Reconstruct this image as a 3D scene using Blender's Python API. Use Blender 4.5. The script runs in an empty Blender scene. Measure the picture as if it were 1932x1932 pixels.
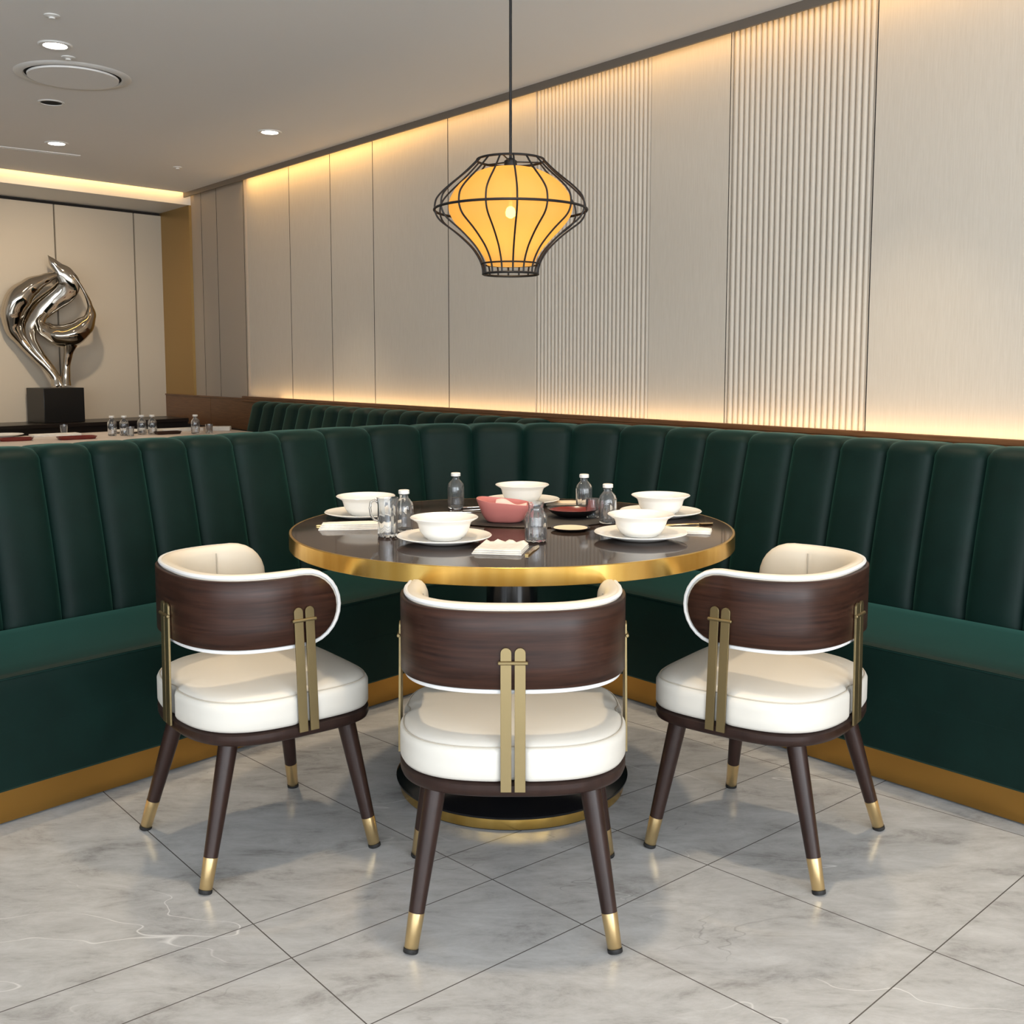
import bpy, bmesh, math, random
from math import pi, sin, cos, radians, sqrt
from mathutils import Vector, Matrix
random.seed(4)
S = bpy.context.scene
COL = S.collection

# ---------------------------------------------------------------- materials
def mat(name, col, rough=.5, metal=0., spec=.5, **kw):
    m = bpy.data.materials.new(name); m.use_nodes = True
    b = m.node_tree.nodes['Principled BSDF']
    b.inputs['Base Color'].default_value = (*col, 1)
    b.inputs['Roughness'].default_value = rough
    b.inputs['Metallic'].default_value = metal
    b.inputs['Specular IOR Level'].default_value = spec
    for k, v in kw.items():
        b.inputs[k.replace('_', ' ')].default_value = v
    return m
def nodes(m):
    nt = m.node_tree
    return nt, nt.nodes['Principled BSDF'], (lambda t, **kw: _n(nt, t, kw))
def _n(nt, t, kw):
    n = nt.nodes.new(t)
    for k, v in kw.items():
        setattr(n, k, v)
    return n
def vary(m, c1, c2, scale, stretch=(1, 1, 1), detail=4, rough=.6, lo=.3, hi=.7, bump=0, dist=0, coord='Object'):
    nt, b, N = nodes(m)
    tc = N('ShaderNodeTexCoord'); mp = N('ShaderNodeMapping')
    mp.inputs['Scale'].default_value = stretch
    nz = N('ShaderNodeTexNoise'); nz.inputs['Scale'].default_value = scale
    nz.inputs['Detail'].default_value = detail; nz.inputs['Roughness'].default_value = rough
    nz.inputs['Distortion'].default_value = dist
    cr = N('ShaderNodeValToRGB')
    cr.color_ramp.elements[0].position = lo; cr.color_ramp.elements[0].color = (*c1, 1)
    cr.color_ramp.elements[1].position = hi; cr.color_ramp.elements[1].color = (*c2, 1)
    L = nt.links.new
    L(tc.outputs[coord], mp.inputs[0]); L(mp.outputs[0], nz.inputs['Vector'])
    L(nz.outputs['Fac'], cr.inputs[0]); L(cr.outputs[0], b.inputs['Base Color'])
    if bump:
        bp = N('ShaderNodeBump'); bp.inputs['Strength'].default_value = bump; bp.inputs['Distance'].default_value = .002
        L(nz.outputs['Fac'], bp.inputs['Height']); L(bp.outputs[0], b.inputs['Normal'])
    return m
def emit(name, col, strength):
    m = mat(name, (0, 0, 0), .5)
    b = m.node_tree.nodes['Principled BSDF']
    b.inputs['Emission Color'].default_value = (*col, 1); b.inputs['Emission Strength'].default_value = strength
    return m

M = {}
M['velvet'] = vary(mat('green_velvet', (.006, .05, .04), .55, 0, .16, Sheen_Weight=.16, Sheen_Roughness=.4, Sheen_Tint=(.25, .8, .65, 1)),
                   (.0009, .0095, .0074), (.0021, .0155, .0122), 7, (1, 1, 1), 5, .65, .25, .75)
M['cream'] = mat('cream_leather', (.70, .672, .61), .42, 0, .4)
M['cream_in'] = mat('cream_leather_pad', (.78, .70, .57), .45, 0, .4)
M['seam'] = mat('seam_stitch_shadow', (.52, .47, .39), .7)  # seam line kept darker than the leather: stitch shadow put into its colour
M['piping'] = mat('white_piping', (.84, .84, .83), .4)
M['walnut'] = vary(mat('walnut_veneer', (.05, .02, .014), .38, 0, .3), (.014, .0052, .0035), (.055, .021, .012), 3.2, (1.5, 1.5, 34), 6, .62, .3, .74)
M['darkwood'] = vary(mat('dark_stained_wood', (.03, .015, .013), .36, 0, .32), (.018, .0082, .0062), (.032, .0150, .0112), 6, (6, 6, 1), 4)
M['satin_brass'] = mat('satin_brass', (.29, .225, .115), .45, 1.)
M['ferrule'] = mat('brushed_brass_ferrule', (.74, .55, .28), .3, 1.)
M['rim'] = vary(mat('polished_brass', (.83, .55, .16), .25, 1.), (.68, .41, .09), (.84, .56, .17), 2.2, (9, 9, .1), 2)
M['kick'] = mat('brass_kick_plate', (.45, .25, .065), .28, 1.)
M['black_gloss'] = mat('black_lacquer', (.006, .006, .007), .16, 0, .5)
M['rubber'] = mat('black_rubber', (.01, .01, .01), .6)
M['wire'] = mat('black_wire', (.012, .011, .011), .5, .3)
M['ceramic'] = mat('white_ceramic', (.86, .84, .79), .14, 0, .5)
M['linen'] = vary(mat('napkin_linen', (.85, .82, .76), .9, 0, .2), (.76, .72, .65), (.86, .83, .77), 60, bump=.15)
M['linen_beige'] = mat('beige_linen', (.72, .60, .45), .9)
M['pink'] = mat('pink_ceramic', (.56, .19, .165), .32)
M['pale_pink'] = mat('pale_pink_linen', (.74, .50, .46), .85)
M['oxblood'] = mat('oxblood_lacquer', (.16, .018, .014), .2)
M['dark_dish'] = mat('dark_stoneware', (.012, .010, .010), .25)
M['placemat'] = mat('dark_placemat', (.02, .017, .016), .6)
M['gold'] = mat('gold_cutlery', (.8, .56, .24), .2, 1.)
M['silver'] = mat('steel_cutlery', (.8, .79, .77), .15, 1.)
M['steel'] = mat('polished_steel', (.56, .51, .44), .06, 1.)
M['plinth'] = mat('black_plinth', (.006, .006, .006), .3)
M['glass'] = mat('clear_glass', (.94, .97, 1.), .02, 0, .6, Transmission_Weight=.95, IOR=1.46)
M['cap'] = mat('pale_cap', (.78, .77, .73), .3)
M['plaster'] = mat('ceiling_plaster', (.88, .86, .83), .85, 0, .2)
M['lipmetal'] = mat('ceiling_edge_profile', (.16, .135, .11), .5, .2)
M['wallpanel'] = vary(mat('wall_panel', (.74, .70, .63), .75, 0, .25), (.575, .52, .44), (.635, .58, .50), 9, (40, 40, 1.2), 3, .6, bump=.12)
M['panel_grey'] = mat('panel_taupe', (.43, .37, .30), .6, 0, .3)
M['farwall'] = mat('far_wall_panel', (.68, .58, .45), .6, 0, .3)
M['groove'] = mat('dark_groove', (.02, .015, .012), .8)
M['bronze'] = mat('bronze_panel', (.46, .30, .11), .42, .75)
M['wood'] = vary(mat('brown_wood', (.17, .075, .028), .32, 0, .5), (.13, .052, .018), (.21, .098, .04), 4, (2, 2, 30), 5)
M['espresso'] = mat('espresso_wood', (.012, .008, .006), .3)
M['tabletop_bg'] = vary(mat('pale_table_top', (.6, .5, .44), .3), (.66, .55, .48), (.80, .70, .62), 6, detail=6)
M['white_trim'] = mat('white_trim', (.78, .77, .74), .4)
M['lens'] = emit('downlight_lens', (1., .95, .86), 30)
M['black_hole'] = mat('black_recess', (.003, .003, .003), .9)

# marble tabletop: dark brown, glassy
m = M['marble'] = mat('dark_marble', (.05, .04, .035), .06, 0, .35, IOR=1.3)
vary(m, (.022, .014, .011), (.075, .052, .042), 5, (1, 1, 1), 8, .62, .3, .8, dist=1.2)
m.node_tree.nodes['Principled BSDF'].inputs['Roughness'].default_value = .07

# floor: grey marble tiles with individually placed joints
def floor_material(lines):
    m = mat('grey_marble_tiles', (.5, .5, .49), .17, 0, .36)
    nt, b, N = nodes(m); L = nt.links.new
    tc = N('ShaderNodeTexCoord')
    mp = N('ShaderNodeMapping'); mp.inputs['Rotation'].default_value = (0, 0, radians(-22)); mp.inputs['Scale'].default_value = (1, 2.3, 1)
    L(tc.outputs['Object'], mp.inputs[0])
    n1 = N('ShaderNodeTexNoise'); n1.inputs['Scale'].default_value = 4.5; n1.inputs['Detail'].default_value = 14; n1.inputs['Roughness'].default_value = .76; n1.inputs['Distortion'].default_value = .35
    L(mp.outputs[0], n1.inputs['Vector'])
    cr = N('ShaderNodeValToRGB'); e = cr.color_ramp.elements
    e[0].position = .28; e[0].color = (.25, .24, .228, 1); e[1].position = .70; e[1].color = (.62, .62, .615, 1)
    x = cr.color_ramp.elements.new(.46); x.color = (.47, .465, .455, 1)
    L(n1.outputs['Fac'], cr.inputs[0])
    # thin pale veins and thin dark cracks
    def vein(scale, seed, width):
        nz = N('ShaderNodeTexNoise'); nz.inputs['Scale'].default_value = scale; nz.inputs['Detail'].default_value = 4; nz.inputs['Roughness'].default_value = .5; nz.inputs['Distortion'].default_value = .15
        mv = N('ShaderNodeMapping'); mv.inputs['Location'].default_value = (seed, seed * .7, 0); mv.inputs['Rotation'].default_value = (0, 0, radians(-24)); mv.inputs['Scale'].default_value = (.55, 1.6, 1)
        L(tc.outputs['Object'], mv.inputs[0]); L(mv.outputs[0], nz.inputs['Vector'])
        s = N('ShaderNodeMath', operation='SUBTRACT'); L(nz.outputs['Fac'], s.inputs[0]); s.inputs[1].default_value = .5
        a = N('ShaderNodeMath', operation='ABSOLUTE'); L(s.outputs[0], a.inputs[0])
        r = N('ShaderNodeMapRange'); r.inputs['From Min'].default_value = 0; r.inputs['From Max'].default_value = width; r.inputs['To Min'].default_value = 1; r.inputs['To Max'].default_value = 0
        L(a.outputs[0], r.inputs['Value'])
        gate = N('ShaderNodeTexNoise'); gate.inputs['Scale'].default_value = 1.7
        L(mv.outputs[0], gate.inputs['Vector'])
        g = N('ShaderNodeMapRange'); g.inputs['From Min'].default_value = .48; g.inputs['From Max'].default_value = .62
        L(gate.outputs['Fac'], g.inputs['Value'])
        mu = N('ShaderNodeMath', operation='MULTIPLY'); L(r.outputs[0], mu.inputs[0]); L(g.outputs[0], mu.inputs[1])
        return mu
    v1 = vein(1.25, 3.1, .0013); v2 = vein(1.9, 9.4, .0016)
    mx = N('ShaderNodeMix', data_type='RGBA'); mx.inputs['B'].default_value = (.86, .85, .83, 1)
    f1 = N('ShaderNodeMath', operation='MULTIPLY'); f1.inputs[1].default_value = .8; L(v1.outputs[0], f1.inputs[0])
    L(f1.outputs[0], mx.inputs['Factor']); L(cr.outputs[0], mx.inputs['A'])
    mx2 = N('ShaderNodeMix', data_type='RGBA'); mx2.inputs['B'].default_value = (.17, .16, .15, 1)
    f2 = N('ShaderNodeMath', operation='MULTIPLY'); f2.inputs[1].default_value = .45; L(v2.outputs[0], f2.inputs[0])
    L(f2.outputs[0], mx2.inputs['Factor']); L(mx.outputs['Result'], mx2.inputs['A'])
    # joints
    sx = N('ShaderNodeSeparateXYZ'); L(tc.outputs['Object'], sx.inputs[0])
    acc = None
    for (x1, y1, x2, y2) in lines:
        dx, dy = x2 - x1, y2 - y1; l = math.hypot(dx, dy); nx, ny = -dy / l, dx / l; c = nx * x1 + ny * y1
        d = N('ShaderNodeVectorMath', operation='DOT_PRODUCT'); L(tc.outputs['Object'], d.inputs[0]); d.inputs[1].default_value = (nx, ny, 0)
        s = N('ShaderNodeMath', operation='SUBTRACT'); L(d.outputs['Value'], s.inputs[0]); s.inputs[1].default_value = c
        a = N('ShaderNodeMath', operation='ABSOLUTE'); L(s.outputs[0], a.inputs[0])
        lt = N('ShaderNodeMath', operation='LESS_THAN'); L(a.outputs[0], lt.inputs[0]); lt.inputs[1].default_value = .0014
        if acc is None: acc = lt
        else:
            mxx = N('ShaderNodeMath', operation='MAXIMUM'); L(acc.outputs[0], mxx.inputs[0]); L(lt.outputs[0], mxx.inputs[1]); acc = mxx
    mx3 = N('ShaderNodeMix', data_type='RGBA'); mx3.inputs['B'].default_value = (.11, .10, .09, 1)
    L(acc.outputs[0], mx3.inputs['Factor']); L(mx2.outputs['Result'], mx3.inputs['A'])
    L(mx3.outputs['Result'], b.inputs['Base Color'])
    return m

# ---------------------------------------------------------------- geometry helpers
class MB:
    def __init__(s): s.v = []; s.f = []
    def add(s, vs, fs):
        o = len(s.v); s.v += [tuple(p) for p in vs]; s.f += [tuple(i + o for i in f) for f in fs]; return s
    def box(s, x0, x1, y0, y1, z0, z1, M=None):
        vs = [Vector((x, y, z)) for z in (z0, z1) for y in (y0, y1) for x in (x0, x1)]
        if M: vs = [M @ v for v in vs]
        return s.add(vs, [(0, 2, 3, 1), (4, 5, 7, 6), (0, 1, 5, 4), (1, 3, 7, 5), (3, 2, 6, 7), (2, 0, 4, 6)])
    def prism(s, poly, z0, z1):
        n = len(poly)
        vs = [(x, y, z0) for x, y in poly] + [(x, y, z1) for x, y in poly]
        fs = [tuple(range(n - 1, -1, -1)), tuple(range(n, 2 * n))] + [(i, (i + 1) % n, (i + 1) % n + n, i + n) for i in range(n)]
        return s.add(vs, fs)
    def rings(s, rings, cap0=True, cap1=True, closed=True):
        n = len(rings[0]); o = []
        vs = [p for r in rings for p in r]
        fs = []
        for k in range(len(rings) - 1):
            for i in range(n if closed else n - 1):
                j = (i + 1) % n
                fs.append((k * n + i, k * n + j, (k + 1) * n + j, (k + 1) * n + i))
        if cap0: fs.append(tuple(range(n - 1, -1, -1)))
        if cap1: fs.append(tuple((len(rings) - 1) * n + i for i in range(n)))
        return s.add(vs, fs)
    def strip(s, R):
        # stadium rings (60 + 14 + 60 + 14 points) closed along their middle line at both ends
        o = len(s.v); s.rings(R, False, False); n = len(R[0])
        for b in (o, o + (len(R) - 1) * n):
            loop = list(range(61)) ; low = [134 - k for k in range(61)]
            for k in range(60): s.f.append((b + k, b + k + 1, b + low[k + 1] % n, b + low[k] % n))
            s.f.append(tuple(b + k for k in range(60, 75))); s.f.append(tuple(b + k % n for k in range(134, 149)))
        return s
    def lathe(s, prof, seg=48, c=(0, 0, 0), cap0=True, cap1=True, flute=None):
        R = []
        for k, (r, z) in enumerate(prof):
            ring = []
            for i in range(seg):
                a = 2 * pi * i / seg
                rr = r * (1 + (flute(a, k) if flute else 0))
                ring.append((c[0] + rr * cos(a), c[1] + rr * sin(a), c[2] + z))
            R.append(ring)
        return s.rings(R, cap0, cap1)
    def tube(s, pts, r, seg=8, closed=False):
        pts = [Vector(p) for p in pts]; n = len(pts); R = []; up = None
        for i, p in enumerate(pts):
            if closed: t = (pts[(i + 1) % n] - pts[i - 1]).normalized()
            else: t = (pts[min(i + 1, n - 1)] - pts[max(i - 1, 0)]).normalized()
            if up is None:
                up = Vector((0, 0, 1)) if abs(t.z) < .9 else Vector((1, 0, 0))
            up = (up - t * up.dot(t)).normalized(); b = t.cross(up)
            rr = r[i] if isinstance(r, (list, tuple)) else r
            R.append([p + (up * cos(2 * pi * k / seg) + b * sin(2 * pi * k / seg)) * rr for k in range(seg)])
        if closed: R.append(R[0])
        return s.rings(R, not closed, not closed)
    def build(s, name, m, parent=None, smooth=35, bevel=0, M=None):
        me = bpy.data.meshes.new(name); me.from_pydata(s.v, [], s.f); me.update()
        bm = bmesh.new(); bm.from_mesh(me)
        bmesh.ops.recalc_face_normals(bm, faces=bm.faces); bm.to_mesh(me); bm.free()
        if smooth:
            for p in me.polygons: p.use_smooth = True
            me.set_sharp_from_angle(angle=radians(smooth))
        me.materials.append(m)
        o = bpy.data.objects.new(name, me); COL.objects.link(o)
        if M: o.matrix_world = M
        if parent: o.parent = parent
        if bevel:
            md = o.modifiers.new('edge', 'BEVEL'); md.width = bevel; md.segments = 2; md.limit_method = 'ANGLE'; md.angle_limit = radians(40)
        return o
def tag(o, label, cat=None, group=None, kind=None):
    o['label'] = label
    if cat: o['category'] = cat
    if group: o['group'] = group
    if kind: o['kind'] = kind
    return o
def thing(name, label, cat, loc=(0, 0, 0), rz=0, group=None):
    o = bpy.data.objects.new(name, None); COL.objects.link(o); o.empty_display_size = .1
    o.location = loc; o.rotation_euler = (0, 0, rz)
    return tag(o, label, cat, group)
def struct(name, mb, m, label, smooth=None, **kw):
    return tag(mb.build(name, m, smooth=smooth, **kw), label, None, None, 'structure')
def kids(o): return [c for c in bpy.data.objects if c.parent == o]
def dup(root, loc, rz=0, label=None, group=None):
    r = root.copy(); COL.objects.link(r); r.location = loc; r.rotation_euler = (0, 0, rz)
    if label: r['label'] = label
    if group: r['group'] = group
    for ch in kids(root):
        c = ch.copy(); COL.objects.link(c); c.parent = r
        for g in kids(ch):
            d = g.copy(); COL.objects.link(d); d.parent = c
    return r

# ---------------------------------------------------------------- plan of the room
HC = 2.59                                        # ceiling height
aw = radians(50.7); dW = Vector((-cos(aw), sin(aw), 0)); nW = Vector((-sin(aw), -cos(aw), 0))
def W(t, off, z=0): return dW * t + nW * off + Vector((0, 0, z))       # right wall: along, offset (negative = away), height
eF = Vector((.669, .743, 0)).normalized(); mF = Vector((.743, -.669, 0)).normalized()
def Fp(t, off, z=0): return eF * t + mF * off + Vector((0, 0, z))      # far wall frame
WF = -8.44; SOF = -7.84
def wcross(off, moff):                            # where the lines off (right wall) and moff (far wall) meet
    a = Matrix(((nW.x, nW.y), (mF.x, mF.y))); p = a.inverted() @ Vector((off, moff)); return Vector((p.x, p.y, 0))

# floor joints (world metres)
A = [(-.976, 1.907, -.40, 2.36), (-.264, 1.871, .766, 2.743), (.631, 1.871, 1.237, 2.45)]
B = [(-1.159, 2.926, -.272, 1.871), (-.596, 2.983, -.032, 2.413), (.351, 2.626, 1.017, 1.993)]
extra = [(0.434, 2.821, 0.581, 2.941), (.631 + .42, 1.871 - .38, 1.237 + .42, 2.45 - .38), (.351 + .55, 2.626 + .45, 1.017 + .55, 1.993 + .45)]
mb = MB()
Lp = [(-9.2, -3.2), (7.6, -3.2)]
wr0 = W(-7.2, -3.9); wr1 = W(9.6, -3.9); wl = Fp(-6, -8.9)
poly = [(-9.4, -3.2), (wr0.x, -3.2), (wr0.x, wr0.y), (wr1.x, wr1.y), (wl.x, wl.y), (-9.4, wl.y)]
mb.prism(poly, -.05, 0)
struct('floor', mb, floor_material(A + B + extra), 'polished grey marble floor tiles laid diagonally with thin dark joints')

# ---------------------------------------------------------------- right wall with grooves and fluting
def wall_strip(prof, z0, z1):
    mb = MB()
    vs = [W(t, o, z0) for t, o in prof] + [W(t, o, z1) for t, o in prof]; n = len(prof)
    mb.add(vs, [(i, i + 1, n + i + 1, n + i) for i in range(n - 1)]); return mb
def groove_faces(o, prof):
    o.data.materials.append(M['groove'])
    for i, p in enumerate(o.data.polygons):
        if abs(prof[i][0] - prof[i + 1][0]) < .009 and round(prof[i][0], 5) in GR and round(prof[i + 1][0], 5) in GR: p.material_index = 1
T_LEFT = 7.489
OFF = -3.572
prof = []
GR = set()
def groove(t, w=.0032):
    GR.update((round(t - w, 5), round(t + w, 5)))
    prof.extend([(t - w, OFF), (t - w, OFF - .012), (t + w, OFF - .012), (t + w, OFF)])
def flute(t0, t1, n):
    p = (t1 - t0) / n
    prof.append((t0 - .004, OFF)); prof.append((t0 - .004, OFF - .014)); prof.append((t0, OFF - .014))
    for i in range(n):
        for k in range(9):
            a = pi * k / 8
            prof.append((t0 + p * (i + .5) - (p * .44) * cos(a), OFF - .014 + .013 * sin(a) ** .8))
    prof.append((t1, OFF - .014)); prof.append((t1 + .004, OFF - .014)); prof.append((t1 + .004, OFF))
prof.append((-7.2, OFF)); groove(-1.4); groove(.6)
groove(2.255, .0022); flute(2.263, 2.922, 24); groove(2.932, .002); flute(3.382, 4.17, 29)
for t in (4.931, 5.723, 6.248, 6.818): groove(t)
prof.append((T_LEFT, OFF))
mb = wall_strip(prof, .90, 2.70)
groove_faces(struct('wall_right', mb, M['wallpanel'], 'cream fabric wall panelling with thin joints and two fluted sections', smooth=50), prof)
# unlit grey panels left of the lit stretch, a touch proud
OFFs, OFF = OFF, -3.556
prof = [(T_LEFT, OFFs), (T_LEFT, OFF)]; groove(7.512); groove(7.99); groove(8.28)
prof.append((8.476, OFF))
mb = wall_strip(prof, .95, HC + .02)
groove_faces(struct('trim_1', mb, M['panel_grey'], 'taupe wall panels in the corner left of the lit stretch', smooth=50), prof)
OFF = OFFs
mb = MB(); c1 = wcross(-3.535, WF); tc = c1.dot(dW)
mb.box(8.475, tc + .02, -.03, 0, .74, 2.62, Matrix.Translation((0, 0, 0)))
def wbox(t0, t1, o0, o1, z0, z1, mb=None):
    mb = mb or MB()
    vs = [W(t, o, z) for z in (z0, z1) for o in (o0, o1) for t in (t0, t1)]
    return mb.add(vs, [(0, 2, 3, 1), (4, 5, 7, 6), (0, 1, 5, 4), (1, 3, 7, 5), (3, 2, 6, 7), (2, 0, 4, 6)])
def fbox(t0, t1, o0, o1, z0, z1, mb=None):
    mb = mb or MB()
    vs = [Fp(t, o, z) for z in (z0, z1) for o in (o0, o1) for t in (t0, t1)]
    return mb.add(vs, [(0, 2, 3, 1), (4, 5, 7, 6), (0, 1, 5, 4), (1, 3, 7, 5), (3, 2, 6, 7), (2, 0, 4, 6)])
struct('trim_2', wbox(8.475, tc + .05, -3.60, -3.535, .958, 2.60), M['bronze'], 'bronze wall panel in the far corner under the dropped soffit')
mb = MB()
for a, b in ((7.0, 8.138), (8.143, tc + .05)): wbox(a, b, -3.60, -3.53, .72, .948, mb)
wbox(7.0, tc + .05, -3.60, -3.523, .950, .960, mb)
struct('trim_3', mb, M['wood'], 'brown wood dado panel below the taupe wall panels')
struct('baseboard_right', wbox(7.0, tc + .05, -3.60, -3.525, 0, .72), M['espresso'], 'espresso dark base below the wood dado')
struct('trim_4', wbox(-7.2, 7.0, -3.60, -3.57, 0, .90), M['wood'], 'lower wall behind the green banquettes')
# ledge with light slot behind
mb = wbox(-7.2, T_LEFT, -3.512, -3.495, .955, .978); wbox(-7.2, T_LEFT, -3.57, -3.495, .935, .9555, mb)
struct('trim_5', mb, M['wood'], 'brown wood ledge along the wall above the banquettes', bevel=.004)

# ---------------------------------------------------------------- far wall
mb = MB(); tF = c1.dot(eF)
cuts = [-7.0, 1.9, 2.6, 3.28, 3.939, 4.617, tF + .04]
for a, b in zip(cuts, cuts[1:]): fbox(a + .007, b - .007, WF - .03, WF, .70, 2.478, mb)
struct('wall_far', mb, M['farwall'], 'warm beige panelled far wall behind the metal sculpture')
struct('trim_6', fbox(-7.0, tF + .05, WF - .06, WF - .022, .0, 2.60), M['groove'], 'dark recess lines between far wall panels')
# soffit
pS = wcross(-3.56, SOF); tS = pS.dot(eF)
struct('trim_7', fbox(-7.0, tS + .3, WF - .06, SOF, 2.503, 2.75), M['white_trim'], 'dropped ceiling soffit lit by a warm strip of light')

# ---------------------------------------------------------------- ceiling
q0 = W(-7.2, -3.487); q1 = W(T_LEFT, -3.487); q2 = W(T_LEFT, -3.60)
q3 = wcross(-3.60, SOF + .05); q4 = Fp(-6.5, SOF + .05)
mb = MB(); mb.prism([(-9.4, -3.2), (q0.x, -3.2), (q0.x, q0.y), (q1.x, q1.y), (q2.x, q2.y), (q3.x, q3.y), (q4.x, q4.y), (-9.4, q4.y)], HC, HC + .03)
struct('ceiling', mb, M['plaster'], 'smooth off-white plaster ceiling')
struct('trim_8', wbox(-7.2, 8.44, -3.490, -3.478, HC - .036, HC + .03), M['lipmetal'], 'dark ceiling edge profile hiding the warm cove light')
mb = wbox(-7.2, T_LEFT, -3.60, -3.49, HC + .12, HC + .14)
wbox(-7.2, T_LEFT, -3.478, -3.47, HC + .03, HC + .13, mb)
fbox(-7, tS + .2, SOF - .02, SOF + .08, HC + .12, HC + .14, mb); fbox(-7, tS + .2, SOF + .05, SOF + .06, HC + .03, HC + .13, mb)
struct('trim_9', mb, M['plaster'], 'closed top of the cove light slots')
# walls behind the viewer: window wall and side wall
mb = MB()
xs = [-9.4, -6.6, -3.7, -3.5, -.6, -.4, 2.5, 2.7, 5.6, wr0.x + .4]
mb.box(-9.4, wr0.x + .4, -3.2, -3.1, 0, .35); mb.box(-9.4, wr0.x + .4, -3.2, -3.1, 2.45, 2.7)
for i in range(0, len(xs), 2): mb.box(xs[i], xs[i + 1], -3.2, -3.1, .35, 2.45)
struct('wall_back', mb, M['plaster'], 'window wall on the street side of the room')
mb = MB(); mb.box(-9.45, -9.35, -3.2, wl.y + .5, 0, 2.7)
struct('wall_left', mb, M['plaster'], 'plain side wall of the dining room')
for i, (a, b) in enumerate([(-6.6, -3.7), (-3.5, -.6), (-.4, 2.5), (2.7, 5.6)]):
    mb = MB()
    for (x0, x1, z0, z1) in ((a, a + .06, .35, 2.45), (b - .06, b, .35, 2.45), ((a + b) / 2 - .03, (a + b) / 2 + .03, .35, 2.45), (a, b, .35, .41), (a, b, 2.39, 2.45)):
        mb.box(x0, x1, -3.19, -3.12, z0, z1)
    struct('window_%d' % (i + 1), mb, M['rubber'], 'tall dark framed street window')

# ---------------------------------------------------------------- ceiling fixtures
def downlight(loc, label):
    t = thing('recessed_downlight', label, 'ceiling light', loc, 0, 'recessed ceiling downlights')
    mb = MB(); mb.lathe([(.046, .0), (.050, -.006), (.066, -.006), (.070, -.001), (.070, .004), (.046, .004), (.046, .0)], 40, cap0=False, cap1=False)
    mb.build('trim_ring', M['white_trim'], t)
    MB().lathe([(.0455, -.001), (.0455, .003)], 32).build('lens', M['lens'], t)
    return t
d0 = downlight((-1.964, 4.714, HC), 'nearest downlight, above the round ceiling vent in the picture')
dup(d0, (-1.435, 6.446, HC), 0, 'lone downlight nearest the lit panelled wall')
dup(d0, (-2.836, 6.77, HC), 0, 'far downlight beyond the small black ceiling opening')
t = thing('round_ceiling_vent', 'large round flush ceiling vent with a dark gap around its disc', 'vent', (-2.09, 5.21, HC))
MB().lathe([(.215, .0), (.222, -.008), (.25, -.008), (.262, -.0005), (.262, .004), (.215, .004), (.215, 0)], 64, cap0=False, cap1=False).build('outer_ring', M['white_trim'], t)
MB().lathe([(.216, -.001), (.216, .003)], 64).build('dark_gap', M['black_hole'], t)
MB().lathe([(.203, -.014), (.205, -.006), (.200, -.0015), (.05, -.0015)][::-1], 64).build('disc', M['plaster'], t)
t = thing('adjustable_spotlight', 'small black recessed ceiling opening beside the round vent', 'ceiling light', (-2.42, 5.73, HC))
MB().lathe([(.052, .0), (.055, -.005), (.066, -.004), (.066, .003), (.052, .003), (.052, 0)], 40, cap0=False, cap1=False).build('trim_ring', M['white_trim'], t)
MB().lathe([(.0525, -.002), (.0525, .002)], 40).build('dark_recess', M['black_hole'], t)
a = Vector((-3.6, 6.61, HC)); b = Vector((-2.862, 7.182, HC)); ang = math.atan2(b.y - a.y, b.x - a.x); l = (b - a).length
t = thing('linear_air_slot', 'long narrow air slot in the ceiling near the soffit', 'vent', (a + b) / 2, ang)
mb = MB()
for y0, y1 in ((-.03, -.008), (.008, .03)): mb.box(-l / 2, l / 2, y0, y1, -.005, .002)
mb.build('slot_frame', M['white_trim'], t); MB().box(-l / 2, l / 2, -.008, .008, -.002, .002).build('slot_opening', M['groove'], t)
def sprinkler(loc, label):
    t = thing('ceiling_sprinkler', label, 'sprinkler', loc, 0, 'ceiling sprinklers')
    MB().lathe([(.03, 0), (.03, -.004), (.012, -.008), (.012, -.014)], 24).build('cover_plate', M['white_trim'], t)
    return t
s0 = sprinkler((-2.34, 7.588, HC), 'tiny ceiling sprinkler near the far corner of the room')
dup(s0, (-1.81, 4.326, HC), 0, 'tiny ceiling sprinkler at the top edge near the downlight')
dup(s0, (-1.985, 4.90, HC), 0, 'tiny ceiling sprinkler between the downlight and the round vent')

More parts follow.
